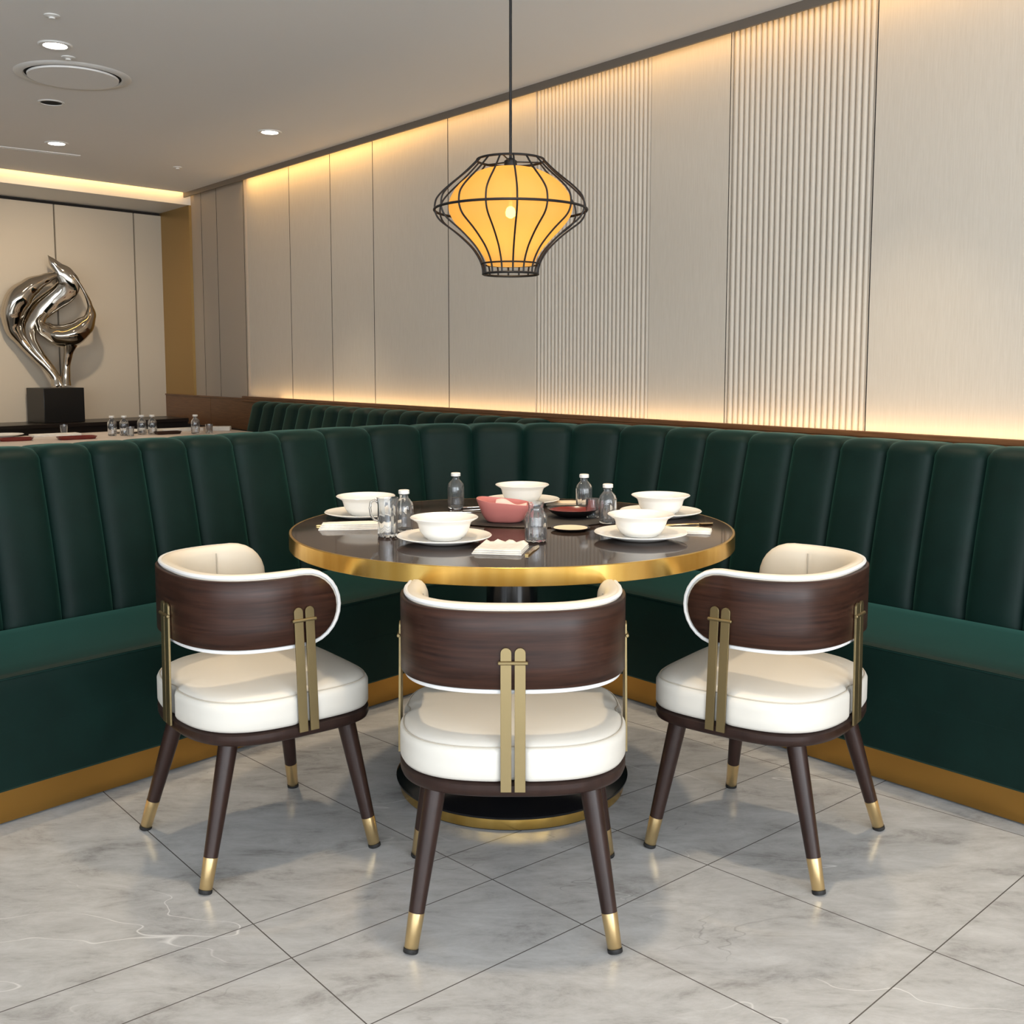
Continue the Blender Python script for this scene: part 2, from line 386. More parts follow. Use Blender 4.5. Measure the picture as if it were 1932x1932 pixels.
# ---------------------------------------------------------------- corner banquette
BC = Vector((0, 3.746)); aL, aR = radians(138.5), radians(41.5); R0 = .82; HALF = (aL - aR) / 2 * R0
def BP(s, D):
    r = D - 2.48
    if s < -HALF: a = aL; t = s + HALF
    elif s > HALF: a = aR; t = s - HALF
    else: a = pi / 2 - s / R0; t = 0
    return Vector((BC.x + r * cos(a) + sin(a) * t, BC.y + r * sin(a) - cos(a) * t, 0))
SEAMS = [-3.06, -2.88, -2.70, -2.52, -2.335, -2.15, -1.966, -1.794, -1.613, -1.438, -1.244, -1.028, -.809, -.59, -.374, -.160, .044, .24, .44, .643, .85, 1.051, 1.253, 1.45, 1.629, 1.80, 1.976, 2.155, 2.33, 2.51, 2.69, 2.87, 3.05]
SE0, SE1 = SEAMS[0], SEAMS[-1]
def channels(seams, prof, P, amp, name, m, parent, end_caps=True, n=14):
    ss = []; bul = []
    for a, b in zip(seams, seams[1:]):
        for k in range(n):
            u = k / n; x = 2 * u - 1
            ss.append(a + (b - a) * u)
            bul.append((1 - abs(x) ** 3.) ** .55)
    ss.append(seams[-1]); bul.append(0)
    rings = []
    for s, bu in zip(ss, bul):
        ring = []
        for (D, z, w, nd, nz) in prof:
            off = w * amp * (bu - 1)
            p = P(s, D - nd * off * 1.0); ring.append((p.x, p.y, z + nz * off))
        rings.append(ring)
    mb = MB(); mb.rings(rings, end_caps, end_caps); return mb.build(name, m, parent, smooth=60)
# profile: D (distance away from the room), z, bulge weight, outward normal (towards room, up)
def back_profile(d0, d1, db, z0, z1, zb):
    P = []
    for k in range(9):
        u = k / 8; P.append((d0 + (d1 - d0) * u ** 1.25, z0 + (z1 - .055 - z0) * u, 1, 1, 0))
    r = .055
    for k in range(1, 9):
        a = pi / 2 * k / 8
        P.append((d1 + r * 1.15 * (1 - cos(a)), z1 - r + r * sin(a), 1 - .25 * k / 8, cos(a), sin(a)))
    P.append((d1 + .10, z1 - .001, .5, 0, 1)); P.append((db - .012, z1 - .006, .2, 0, 1)); P.append((db, z1 - .02, 0, -1, 0)); P.append((db, zb, 0, -1, 0)); P.append((d0 + .02, zb, 0, 0, -1))
    return P
bq = thing('corner_banquette', 'dark green velvet corner banquette with channelled back around the table', 'banquette', (0, 0, 0))
channels(SEAMS, back_profile(3.235, 3.345, 3.535, .40, .966, .30), BP, .034, 'backrest', M['velvet'], bq)
def sweep(name, m, prof, s0, s1, P, parent, n=90, smooth=40):
    R = []
    for k in range(n + 1):
        s = s0 + (s1 - s0) * k / n
        R.append([tuple(P(s, D)[:2]) + (z,) for D, z in prof])
    return MB().rings(R).build(name, m, parent, smooth=smooth)
seat_prof = [(2.797, .26), (2.797, .36), (2.797, .392), (2.800, .402), (2.808, .409), (2.82, .413), (2.87, .420), (3.0, .428), (3.15, .430), (3.22, .428), (3.25, .42), (3.25, .26)]
sweep('seat_cushion', M['velvet'], seat_prof, SE0, SE1, BP, bq)
pp = []
R = [BP(SE0 + (SE1 - SE0) * k / 120, 2.799) + Vector((0, 0, .4045)) for k in range(121)]
MB().tube(R, .0035, 6).build('seat_piping', M['velvet'], bq)
sweep('front_panel', M['velvet'], [(2.805, .098), (2.797, .106), (2.797, .2598), (3.2, .2598), (3.2, .098)], SE0, SE1, BP, bq)
sweep('kick_plate', M['kick'], [(2.824, .006), (2.824, .097), (2.90, .097), (2.90, .006)], SE0, SE1, BP, bq)
sweep('plinth_base', M['rubber'], [(2.86, 0), (2.86, .008), (3.45, .008), (3.45, 0)], SE0, SE1, BP, bq)

# far banquette along the wall
fb = thing('wall_banquette', 'far green channelled banquette along the wall behind the corner booth', 'banquette', (0, 0, 0))
def WP(s, D): return W(-s, -D)
seams = [-7.11 + .175 * k for k in range(19)]
channels(seams, [(d, z, w, nd, nz) for (d, z, w, nd, nz) in back_profile(3.27, 3.375, 3.492, .42, .952, .30)], WP, .028, 'backrest', M['velvet'], fb, n=8)
sweep('seat_cushion', M['velvet'], [(2.86, .30), (2.85, .31), (2.85, .40), (2.865, .415), (3.0, .425), (3.28, .425), (3.28, .30)], seams[0], seams[-1], WP, fb, n=4)
sweep('front_panel', M['velvet'], [(2.86, .10), (2.86, .299), (3.3, .299), (3.3, .10)], seams[0], seams[-1], WP, fb, n=4)
sweep('kick_plate', M['kick'], [(2.875, 0), (2.875, .099), (3.3, .099), (3.3, 0)], seams[0], seams[-1], WP, fb, n=4)

# ---------------------------------------------------------------- round table
TZ = .762; TC = (0, 3.035); TR = .632
tb = thing('round_dining_table', 'round dark marble dining table with gold rim on a black pedestal', 'table', (TC[0], TC[1], 0))
MB().lathe([(TR - .03, TZ - .02), (TR - .008, TZ - .02), (TR - .0075, TZ)], 128).build('tabletop', M['marble'], tb, bevel=0)
MB().lathe([(TR - .007, TZ - .01), (TR - .007, TZ), (TR - .0012, TZ), (TR, TZ - .0012), (TR, TZ - .0425), (TR - .0012, TZ - .044), (TR - .03, TZ - .044), (TR - .03, TZ - .021)], 400, cap0=False, cap1=False, flute=lambda a, k: (.00022 * sin(23 * a + 1) + .00022 * sin(41 * a) + .00016 * sin(67 * a + 2)) * (1 if 1 < k < 6 else 0)).build('brass_rim', M['rim'], tb, smooth=20)
MB().lathe([(TR - .031, TZ - .040), (TR - .031, TZ - .021)], 64).build('underside', M['black_gloss'], tb)
pedc = -.02
MB().lathe([(.16, .085), (.10, .12), (.082, .2), (.074, .35), (.074, .690), (.19, .700), (.19, .7215)], 64, (0, pedc, 0)).build('pedestal_column', M['black_gloss'], tb, smooth=50)
MB().lathe([(.33, .034), (.337, .036), (.338, .042), (.33, .047), (.24, .056), (.18, .072), (.155, .09)], 96, (0, pedc, 0)).build('pedestal_base', M['black_gloss'], tb, smooth=50)
MB().lathe([(.31, .004), (.326, .004), (.327, .008), (.327, .034), (.31, .034)], 96, (0, pedc, 0)).build('brass_base_ring', M['rim'], tb)
MB().lathe([(.322, 0), (.322, .005)], 96, (0, pedc, 0)).build('floor_pad', M['rubber'], tb)

# ---------------------------------------------------------------- dining chairs
def superplan(hw, yb, yf, nr, nf, cy, n=120, dents=None, grow=0.):
    pts = []
    N = 720
    raw = []
    for i in range(N):
        th = 2 * pi * i / N; c, s_ = cos(th), sin(th)
        e = nf if s_ > 0 else nr; hy = (yf - cy) if s_ > 0 else (cy - yb)
        raw.append(Vector((hw * math.copysign(abs(c) ** (2 / e), c), cy + hy * math.copysign(abs(s_) ** (2 / e), s_))))
    # resample by arclength
    cum = [0]
    for i in range(N): cum.append(cum[-1] + (raw[(i + 1) % N] - raw[i]).length)
    j = 0
    for k in range(n):
        t = cum[-1] * k / n
        while cum[j + 1] < t: j += 1
        u = (t - cum[j]) / max(1e-9, cum[j + 1] - cum[j]); pts.append(raw[j].lerp(raw[(j + 1) % N], u))
    out = []
    for k, p in enumerate(pts):
        tg = (pts[(k + 1) % n] - pts[k - 1]).normalized(); nr_ = Vector((tg.y, -tg.x))
        out.append((p + nr_ * grow, nr_))
    return out
STRAPS = [(0, -.22, 0, -1), (-.255, .03, -1, 0), (.255, .03, 1, 0)]
PLAN = superplan(.253, -.218, .248, 2.9, 4.2, .02, 160)
def ring(inset, z, dent=1.):
    r = []
    for p, n in PLAN:
        d = 0
        for (sx, sy, nx, ny) in STRAPS:
            q = (p - Vector((sx, sy))); lat = abs(q.x * ny - q.y * nx)
            if q.length < .12: d += .010 * dent * math.exp(-(lat / .026) ** 4)
        f = 1 - max(0, inset) / .235
        pc = Vector((0, .02)); pp_ = pc + (p - pc) * f - n * d * min(1, f)
        r.append((pp_.x, pp_.y, z))
    return r
def rect_bar(mb, path, wv, th, lat, nrm, rounded=True):
    """flat bar following path points, width along lat, thickness along nrm, rounded top end"""
    R = []
    lat = Vector(lat); nrm = Vector(nrm)
    pts = [(Vector(p), wv) for p in path]
    end = Vector(path[-1]); dirv = (end - Vector(path[-2])).normalized()
    for k in range(1, 7):
        a = pi / 2 * k / 6; pts.append((end + dirv * (wv / 2) * sin(a), wv * max(.02, cos(a))))
    for p, w in pts:
        R.append([p - lat * w / 2 - nrm * th / 2, p + lat * w / 2 - nrm * th / 2, p + lat * w / 2 + nrm * th / 2, p - lat * w / 2 + nrm * th / 2])
    mb.rings(R); return mb
def make_chair(label):
    t = thing('dining_chair', label, 'chair', (0, 0, 0), 0, 'dining chairs at the round table')
    # seat
    R = [ring(.03, .364), ring(.012, .3645), ring(.004, .368), ring(.0, .376), ring(-.002, .395), ring(-.002, .415), ring(.000, .428), ring(.003, .4350), ring(.0065, .4375), ring(.0085, .4382), ring(.0095, .4394),
         ring(.013, .4435), ring(.022, .4485, .8), ring(.04, .4530, .6), ring(.07, .4570, .3), ring(.11, .4605, .1), ring(.16, .463, 0), ring(.21, .464, 0), ring(.232, .4642, 0)]
    seat = MB().rings(R).build('seat_cushion', M['cream'], t, smooth=60)
    MB().tube([Vector(p) for p in ring(.0068, .4388)], .0014, 6, closed=True).build('seat_seam', M['seam'], seat)
    R = []
    for ins, z in ((.03, .331), (.012, .332), (.003, .337), (-.002, .345), (-.003, .352), (.0, .360), (.006, .3635), (.03, .364)):
        R.append(ring(ins, z, 0))
    MB().rings(R).build('seat_frame', M['darkwood'], t, smooth=60)
    # legs
    for sx in (-1, 1):
        for (tx, ty, bx, by, nm) in ((.165, -.135, .215, -.222, 'rear'), (.185, .165, .240, .215, 'front')):
            top = Vector((sx * tx, ty, .334)); bot = Vector((sx * bx, by, 0)); d = (bot - top)
            def at(z): return top + d * ((.334 - z) / .334)
            lg = MB().tube([at(.334), at(.2), at(.078)], [.0235, .0203, .0168], 24).build('leg', M['darkwood'], t, smooth=50)
            MB().tube([at(.0785), at(.078), at(.0095), at(.009)], [.0166, .0172, .0150, .0145], 24).build('ferrule', M['ferrule'], lg, smooth=50)
            MB().tube([at(.009), at(.0085), at(.0015), at(0)], [.0150, .0160, .0160, .015], 24).build('glide', M['rubber'], lg, smooth=50)
    # backrest: stadium strip wrapped on a U shaped plan
    pl = [(Vector((.25, .115 - .0)), )]
    raw = []
    for k in range(200):
        th = pi + pi * k / 199; c, s_ = cos(th), sin(th); e = 2.55
        raw.append(Vector((.25 * math.copysign(abs(c) ** (2 / e), c), .005 - .223 * abs(s_) ** (2 / e))))
    raw = [Vector((-.247, .145 - .145 * k / 8)) for k in range(8)] + raw + [Vector((.247, .0 + .145 * (k + 1) / 8)) for k in range(8)]
    cum = [0]
    for i in range(len(raw) - 1): cum.append(cum[-1] + (raw[i + 1] - raw[i]).length)
    LT = cum[-1]
    def F(s):
        x = s + LT / 2; x = min(max(x, 0), LT)
        lo = 0
        while lo < len(cum) - 2 and cum[lo + 1] < x: lo += 1
        u = (x - cum[lo]) / max(1e-9, cum[lo + 1] - cum[lo]); return raw[lo].lerp(raw[lo + 1], u)
    def FN(s):
        tg = (F(s + .006) - F(s - .006)).normalized(); return F(s), Vector((-tg.y, tg.x))   # normal pointing into the seat
    LH = LT / 2 - .012
    def ring_b(inset, dep, h0=.094, crease=0):
        h = h0 - inset; Lh = LH - (.094 if h0 > .09 else .0985)
        pts = []
        NS = 60; NA = 14
        for k in range(NS): pts.append((-Lh + 2 * Lh * k / NS, h))
        for k in range(NA): a = pi / 2 - pi * k / NA; pts.append((Lh + h * cos(a), h * sin(a)))
        for k in range(NS): pts.append((Lh - 2 * Lh * k / NS, -h))
        for k in range(NA): a = -pi / 2 - pi * k / NA; pts.append((-Lh + h * cos(a), h * sin(a)))
        out = []
        for s, q in pts:
            p, n = FN(s)
            dd = dep - (crease * math.exp(-((abs(s) - .37) / .009) ** 2))
            w = p + n * dd; out.append((w.x, w.y, .645 + q))
        return out
    R = [ring_b(.03, .0125), ring_b(.010, .0125), ring_b(.004, .014), ring_b(.0, .020), ring_b(.0, .030), ring_b(.003, .038), ring_b(.010, .045), ring_b(.022, .0505, crease=.003), ring_b(.04, .053, crease=.004), ring_b(.065, .0545, crease=.004), ring_b(.0925, .0548, crease=.004)]
    MB().strip(R).build('backrest_cushion', M['cream_in'], t, smooth=60)
    for sg in (-.37, .37):
        p_, n_ = FN(sg)
        MB().tube([tuple(p_ + n_ * dd) + (.645 + q,) for q, dd in ((-.075, .0500), (-.06, .0528), (.06, .0528), (.075, .0500))], .0014, 6).build('pad_seam', M['seam'], t)
    R = [ring_b(.0805, .0, .081), ring_b(.05, .0, .081), ring_b(.002, .0, .081), ring_b(.0, .002, .081), ring_b(.0, .011, .081), ring_b(.001, .0123, .081), ring_b(.05, .0123, .081), ring_b(.0805, .0123, .081)]
    # ring length differs only through h0, so reuse the same outline end by scaling
    wood = MB().strip(R).build('wood_shell', M['walnut'], t, smooth=50)
    MB().tube([Vector(p) for p in ring_b(.006, .0125)], .0052, 8, closed=True).build('white_piping', M['piping'], t)
    # straps
    for (sx, sy, nx, ny) in STRAPS:
        nrm = Vector((nx, ny, 0)); lat = Vector((-ny, nx, 0))
        bx = Vector((sx, sy, 0)) + nrm * .006
        if nx: bx = Vector((nx * .2585, sy, 0)); tx = Vector((nx * .2535, sy - .006, 0))
        else: bx = Vector((0, -.2245, 0)); tx = Vector((0, -.2215, 0))
        for g in (-1, 1):
            o = lat * g * .0145
            rect_bar(MB(), [bx + o + Vector((0, 0, .350)), bx.lerp(tx, .5) + o + Vector((0, 0, .50)), tx + o + Vector((0, 0, .642))], .0225, .005, lat, nrm).build('strap', M['satin_brass'], t, smooth=30, bevel=.0008)
        c = tx + nrm * .003 + Vector((0, 0, .622))
        MB().tube([c - lat * .031, c - lat * .030, c + lat * .030, c + lat * .031], [.003, .0042, .0042, .003], 10).build('strap_crossbar', M['satin_brass'], t)
    return t
ch = make_chair('cream and walnut dining chair in front of the table, back to the viewer')
ch.location = (.002, 2.3345, 0)
dup(ch, (-.667, 2.666, 0), math.atan2(.6, .8) - pi / 2, 'cream and walnut dining chair on the left side beside the booth seat')
dup(ch, (.667, 2.664, 0), pi / 2 - math.atan2(.6, .8), 'cream and walnut dining chair on the right side beside the booth seat')

# ---------------------------------------------------------------- pendant lamp
LX, LY = -.004, 3.035
pn = thing('pendant_lamp', 'pendant lamp with black wire cage over a glowing amber fabric shade', 'lamp', (LX, LY, 0))
cage = [(.095, 1.792), (.112, 1.775), (.137, 1.752), (.18, 1.718), (.203, 1.695), (.211, 1.680), (.2135, 1.657), (.207, 1.638), (.195, 1.624), (.175, 1.610), (.152, 1.593), (.128, 1.572), (.108, 1.552), (.094, 1.532), (.085, 1.515), (.079, 1.497), (.078, 1.481)]
def smoothp(pr, n=4):
    for _ in range(n):
        o = [pr[0]]
        for a, b in zip(pr, pr[1:]): o += [(a[0] * .75 + b[0] * .25, a[1] * .75 + b[1] * .25), (a[0] * .25 + b[0] * .75, a[1] * .25 + b[1] * .75)]
        pr = o + [pr[-1]]
    return pr
cg = smoothp(cage, 2)
def circ(r, z, n=64): return [Vector((r * cos(2 * pi * k / n), r * sin(2 * pi * k / n), z)) for k in range(n)]
for k in range(16):
    a = -pi / 2 + radians(4.8) + 2 * pi * k / 16
    MB().tube([Vector((r * cos(a), r * sin(a), z)) for r, z in cg], .0026, 8).build('cage_wire', M['wire'], pn)
for r, z, w in ((.094, 1.794, .0034), (.2145, 1.657, .0036), (.078, 1.480, .0034), (.083, 1.508, .0024)):
    MB().tube(circ(r, z), w, 8, closed=True).build('cage_ring', M['wire'], pn)
# shade
shp = smoothp([(.045, 1.772), (.075, 1.768), (.115, 1.750), (.150, 1.722), (.170, 1.690), (.176, 1.662), (.165, 1.632), (.140, 1.603), (.112, 1.575), (.090, 1.550), (.074, 1.526), (.066, 1.505)], 2)
sm = bpy.data.materials.new('amber_fabric'); sm.use_nodes = True
nt = sm.node_tree; nt.nodes.clear(); L = nt.links.new
out = nt.nodes.new('ShaderNodeOutputMaterial')
tr = nt.nodes.new('ShaderNodeBsdfTranslucent'); tr.inputs[0].default_value = (.42, .22, .045, 1)
df = nt.nodes.new('ShaderNodeBsdfDiffuse'); df.inputs[0].default_value = (.62, .42, .17, 1)
tp = nt.nodes.new('ShaderNodeBsdfTransparent'); tp.inputs[0].default_value = (1., .8, .4, 1)
em = nt.nodes.new('ShaderNodeEmission'); em.inputs[0].default_value = (1., .50, .10, 1); em.inputs[1].default_value = .27
m1 = nt.nodes.new('ShaderNodeMixShader'); m1.inputs[0].default_value = .35; L(tr.outputs[0], m1.inputs[1]); L(df.outputs[0], m1.inputs[2])
m2 = nt.nodes.new('ShaderNodeMixShader'); m2.inputs[0].default_value = .06; L(m1.outputs[0], m2.inputs[1]); L(tp.outputs[0], m2.inputs[2])
ad = nt.nodes.new('ShaderNodeAddShader'); L(m2.outputs[0], ad.inputs[0]); L(em.outputs[0], ad.inputs[1]); L(ad.outputs[0], out.inputs[0])
M['shade'] = sm
MB().lathe(shp, 64, cap0=False, cap1=False).build('shade', sm, pn, smooth=80)
MB().lathe([(.018, 1.745), (.018, 1.792), (.008, 1.80)], 24).build('lamp_holder', M['wire'], pn)
bl = MB().lathe([(.004, 1.668), (.011, 1.663), (.0145, 1.652), (.013, 1.641), (.004, 1.635)], 24).build('bulb', emit('bulb_glow', (1., .78, .42), 40), pn, smooth=80)
MB().tube([(0, 0, 1.75), (0, 0, 1.664)], .005, 8).build('bulb_stem', M['ceramic'], pn)
mb = MB()
for k in range(3):
    a = 2 * pi * k / 3 + .3; mb.tube([(.0, .0, 1.79), (.094 * cos(a), .094 * sin(a), 1.793)], .0022, 6)
mb.build('top_spokes', M['wire'], pn)
MB().tube([(0, 0, 1.795), (0, 0, HC - .02)], .004, 10).build('cord', M['wire'], pn)
MB().lathe([(.05, HC - .001), (.05, HC - .02), (.01, HC - .028)], 32).build('ceiling_rose', M['wire'], pn)

# ---------------------------------------------------------------- tableware
def plate(label, x, y, r=.125):
    t = MB().lathe([(.02, .002), (r * .55, .0), (r * .6, .003), (r * .72, .007), (r * .985, .0155), (r, .0175), (r * .985, .019), (r * .72, .0115), (r * .62, .0085), (r * .3, .008), (.002, .008)], 64, cap1=True).build('dinner_plate', M['ceramic'], smooth=50)
    t.location = (x, y, TZ + .001); return tag(t, label, 'plate', 'white dinner plates on the round table')
BH = .008
def bowl(label, x, y):
    prof = [(.004, .0), (.046, .0), (.047, .003), (.055, .007), (.0645, .022), (.0695, .039), (.073, .046), (.0885, .0545), (.0895, .0565), (.088, .0577), (.0735, .0515), (.0675, .043), (.0615, .024), (.052, .0115), (.03, .0085), (.002, .008)]
    t = MB().lathe(prof, 64).build('soup_bowl', M['ceramic'], smooth=60)
    t.location = (x, y, TZ + .0098); return tag(t, label, 'bowl', 'white rimmed bowls on dinner plates')
SET = [(-.445, 3.20, 'on the left of the table behind the glass pitcher'), (-.178, 2.755, 'at the front left beside the folded napkin'),
       (.034, 3.50, 'at the back of the table'), (.455, 3.22, 'at the right rear of the table'), (.345, 2.81, 'at the right front of the table')]
p0 = b0 = None
for x, y, w in SET:
    if p0 is None:
        p0 = plate('white dinner plate under a bowl ' + w, x, y); b0 = bowl('white rimmed bowl on a plate ' + w, x, y)
    else:
        p = p0.copy(); COL.objects.link(p); p.location = (x, y, TZ + .001); p['label'] = 'white dinner plate under a bowl ' + w
        b = b0.copy(); COL.objects.link(b); b.location = (x, y, TZ + .0098); b['label'] = 'white rimmed bowl on a plate ' + w
# bottles
def make_bottle(label, h=.116):
    t = thing('glass_bottle', label, 'bottle', (0, 0, 0), 0, 'small clear glass bottles')
    k = h / .116
    o = [(.018, .0), (.0225, .001), (.0245, .005), (.0255, .02), (.0262, .05), (.0262, .072), (.0235, .082), (.017, .090), (.0125, .095), (.0118, .104), (.0135, .1055)]
    i = [(.0115, .1055), (.0098, .103), (.0105, .095), (.015, .0885), (.0212, .080), (.0238, .070), (.0236, .05), (.0228, .02), (.021, .009), (.01, .007), (.002, .007)]
    pr = [(r, z * k) for r, z in o + i]
    fl = lambda a, q: (.07 * abs(cos(5 * a)) - .05 if 2 < q < 7 else 0)
    MB().lathe(pr, 60, flute=fl).build('glass_body', M['glass'], t, smooth=60)
    MB().lathe([(.0138, .1058 * k), (.0152, .1066 * k), (.0152, .1155 * k), (.0135, .117 * k), (.002, .1172 * k)], 32).build('cap', M['cap'], t, smooth=40)
    return t
g0 = make_bottle('capped glass bottle at the back left, in front of a channel seam of the booth')
g0.location = (-.181, 3.39, TZ)
for x, y, lb in ((.229, 3.345, 'taller-looking capped glass bottle at the back right behind the dark red dish'), (.280, 3.075, 'capped glass bottle at the right, just behind the front right bowl'),
                 (-.301, 2.93, 'capped glass bottle right beside the glass pitcher')):
    dup(g0, (x, y, TZ), random.random(), lb)
# open carafe in the middle
t = thing('pink_napkin', 'pale pink folded napkin tucked into the deep pink dish', 'napkin', (-.002, 3.075, TZ + .040), -.1)
mb = MB(); R = []
for k in range(13):
    u = k / 12; x = -.045 + .09 * u; zt = .026 + .006 * sin(7 * u) - .012 * u
    R.append([(x, -.022 - .004 * sin(5 * u), 0), (x, .022, 0), (x, .018 + .006 * sin(4 * u), zt), (x, .004, zt + .004), (x, -.016, zt - .006)])
mb.rings(R).build('folded_cloth', M['pale_pink'], t, smooth=60)
t = thing('glass_carafe', 'open ribbed glass carafe standing at the table centre by the napkin', 'carafe', (.063, 2.765, TZ))
o = [(.022, .0), (.0265, .001), (.0285, .005), (.029, .03), (.029, .066), (.0265, .074), (.021, .081), (.0195, .089), (.021, .102), (.022, .1035)]
i = [(.0205, .1035), (.0195, .1015), (.0175, .089), (.0192, .080), (.0245, .072), (.0268, .065), (.0265, .03), (.025, .008), (.01, .006), (.002, .006)]
MB().lathe(o + i, 72, flute=lambda a, q: (.06 * abs(cos(6 * a)) - .04 if 1 < q < 6 else 0)).build('glass_body', M['glass'], t, smooth=60)
# pitcher
t = thing('glass_pitcher', 'clear glass pitcher with a handle beside the left bowl', 'pitcher', (-.337, 2.845, TZ), .4)
o = [(.021, .0), (.026, .001), (.0275, .006), (.0275, .05), (.027, .085), (.029, .104), (.0295, .106)]
i = [(.0275, .106), (.0268, .103), (.0248, .085), (.0253, .05), (.0245, .009), (.01, .007), (.002, .007)]
MB().lathe(o + i, 60, flute=lambda a, q: (.06 * abs(cos(5 * a)) - .04 if 1 < q < 4 else 0)).build('glass_body', M['glass'], t, smooth=60)
MB().tube([(-.026, 0, .094), (-.036, 0, .101), (-.046, 0, .097), (-.049, 0, .08), (-.046, 0, .06), (-.037, 0, .048), (-.0265, 0, .045)], .0035, 10).build('handle', M['glass'], t, smooth=60)
# tumblers
def tumbler(label, x, y):
    t = MB().lathe([(.016, 0), (.019, .001), (.020, .004), (.0225, .06), (.0222, .0615), (.0208, .06), (.0185, .009), (.002, .007)], 48, flute=lambda a, q: (.02 * cos(12 * a) if 1 < q < 4 else 0)).build('glass_tumbler', M['glass'], smooth=60)
    t.location = (x, y, TZ); return tag(t, label, 'glass')
tumbler('short glass tumbler half hidden behind the right bottle', .245, 3.17)
# pink ceramic dish
mb = MB(); R = []
for sc, z in ((.50, .0), (.60, .001), (.68, .006), (.80, .022), (.92, .042), (1.0, .058), (1.0, .0605), (.965, .0605), (.88, .042), (.74, .018), (.55, .008), (.05, .007)):
    r = []
    for k in range(72):
        a = 2 * pi * k / 72; c, s_ = cos(a), sin(a)
        lift = .009 * (-c) * (z / .06) if z > .04 else 0
        r.append((.082 * sc * math.copysign(abs(c) ** .75, c), .062 * sc * math.copysign(abs(s_) ** .75, s_), z + lift))
    R.append(r)
mb.rings(R); o = mb.build('pink_dish', M['pink'], smooth=60); o.location = (-.022, 3.085, TZ + .0052); o.rotation_euler = (0, 0, -.12)
tag(o, 'deep pink ceramic dish in the middle of the table', 'dish')
# folded pale pink napkin leaning in the dish
def cloth(name, w, d, th, m, label, cat, loc, rz, ruffle=0., group=None, tilt=0):
    R = []
    n = 14
    mb = MB()
    for k in range(n + 1):
        y = -d / 2 + d * k / n
        row = []
        for j in range(13):
            x = -w / 2 + w * j / 12
            z = th + .0012 * sin(5 * x / w + 3 * y / d) + (ruffle * max(0, (k - n + 4) / 4) * (.5 + .5 * sin(j * 1.9)) if ruffle else 0)
            e = min(1, min(x + w / 2, w / 2 - x, y + d / 2, d / 2 - y) / .006)
            row.append((x, y, th * .45 + (z - th * .45) * sqrt(max(0, 1 - (1 - e) ** 2))))
        bot = [(x, y, 0) for x, y, z in row]
        R.append(row + bot[::-1])
    mb.rings(R); o = mb.build(name, m, smooth=50); o.location = loc; o.rotation_euler = (tilt, 0, rz)
    # fold lines
    return tag(o, label, cat, group)
def layered(name, w, d, label, loc, rz, m=None, layers=3, th=.0045, ruffle=.0):
    t = thing(name, label, 'napkin', loc, rz, 'folded napkins on the round table')
    for k in range(layers):
        c = cloth('fold_layer', w - .004 * k, d - .003 * k, th, m or M['linen'], '', None, (0.001 * k, .0015 * k, th * k * .93), 0, ruffle if k == layers - 1 else 0)
        del c['label']; c.parent = t
    return t
layered('folded_napkin', .125, .115, 'white folded napkin at the front edge of the table centre', (-.028, 2.628, TZ), -.18, ruffle=.010)
layered('folded_napkin', .235, .055, 'long white folded napkin at the left edge of the table', (-.43, 2.985, TZ), .10, layers=4)
layered('folded_napkin', .13, .07, 'cream folded napkin at the right edge beside the front right plate', (.490, 2.925, TZ), -.25, layers=2)
layered('folded_napkin', .14, .06, 'beige folded napkin at the back beside the rear plate', (.185, 3.50, TZ), -.1, m=M['linen_beige'], layers=2)
layered('folded_napkin', .12, .08, 'beige folded napkin at the far left of the table behind the plate', (-.47, 3.365, TZ), .5, m=M['linen_beige'], layers=1)
# placemats
def slab_round(name, r, h, m, label, cat, loc, sx=1, sy=1, rz=0):
    o = MB().lathe([(r * .96, 0), (r, h * .5), (r * .97, h), (.01, h)], 64).build(name, m, smooth=40); o.location = loc; o.scale = (sx, sy, 1); o.rotation_euler = (0, 0, rz)
    return tag(o, label, cat)
slab_round('round_placemat', .20, .004, M['placemat'], 'dark round placemat under the pink and dark red dishes', 'placemat', (.055, 3.13, TZ + .0008), 1.15, .72)
# dark red dish
t = thing('serving_dish', 'shallow black dish with a dark red inside behind the carafe', 'dish', (.185, 3.19, TZ + .0052))
MB().lathe([(.03, 0), (.045, .001), (.066, .012), (.078, .022), (.079, .024), (.0765, .0235), (.064, .014), (.05, .009)], 56, cap1=False).build('dish_body', M['dark_dish'], t, smooth=60)
MB().lathe([(.0765, .0232), (.064, .0145), (.045, .0085), (.002, .008)], 56, cap0=False).build('red_inside', M['oxblood'], t, smooth=60)
t = thing('small_dish', 'small dark-edged side dish with a cream centre beside the carafe', 'dish', (.165, 2.955, TZ))
MB().lathe([(.03, 0), (.04, .001), (.055, .007), (.056, .0085), (.052, .0085), (.04, .005)], 48, cap1=False).build('dish_body', M['dark_dish'], t, smooth=60)
MB().lathe([(.052, .0084), (.04, .0052), (.002, .005)], 48, cap0=False).build('cream_centre', M['linen_beige'], t, smooth=60)
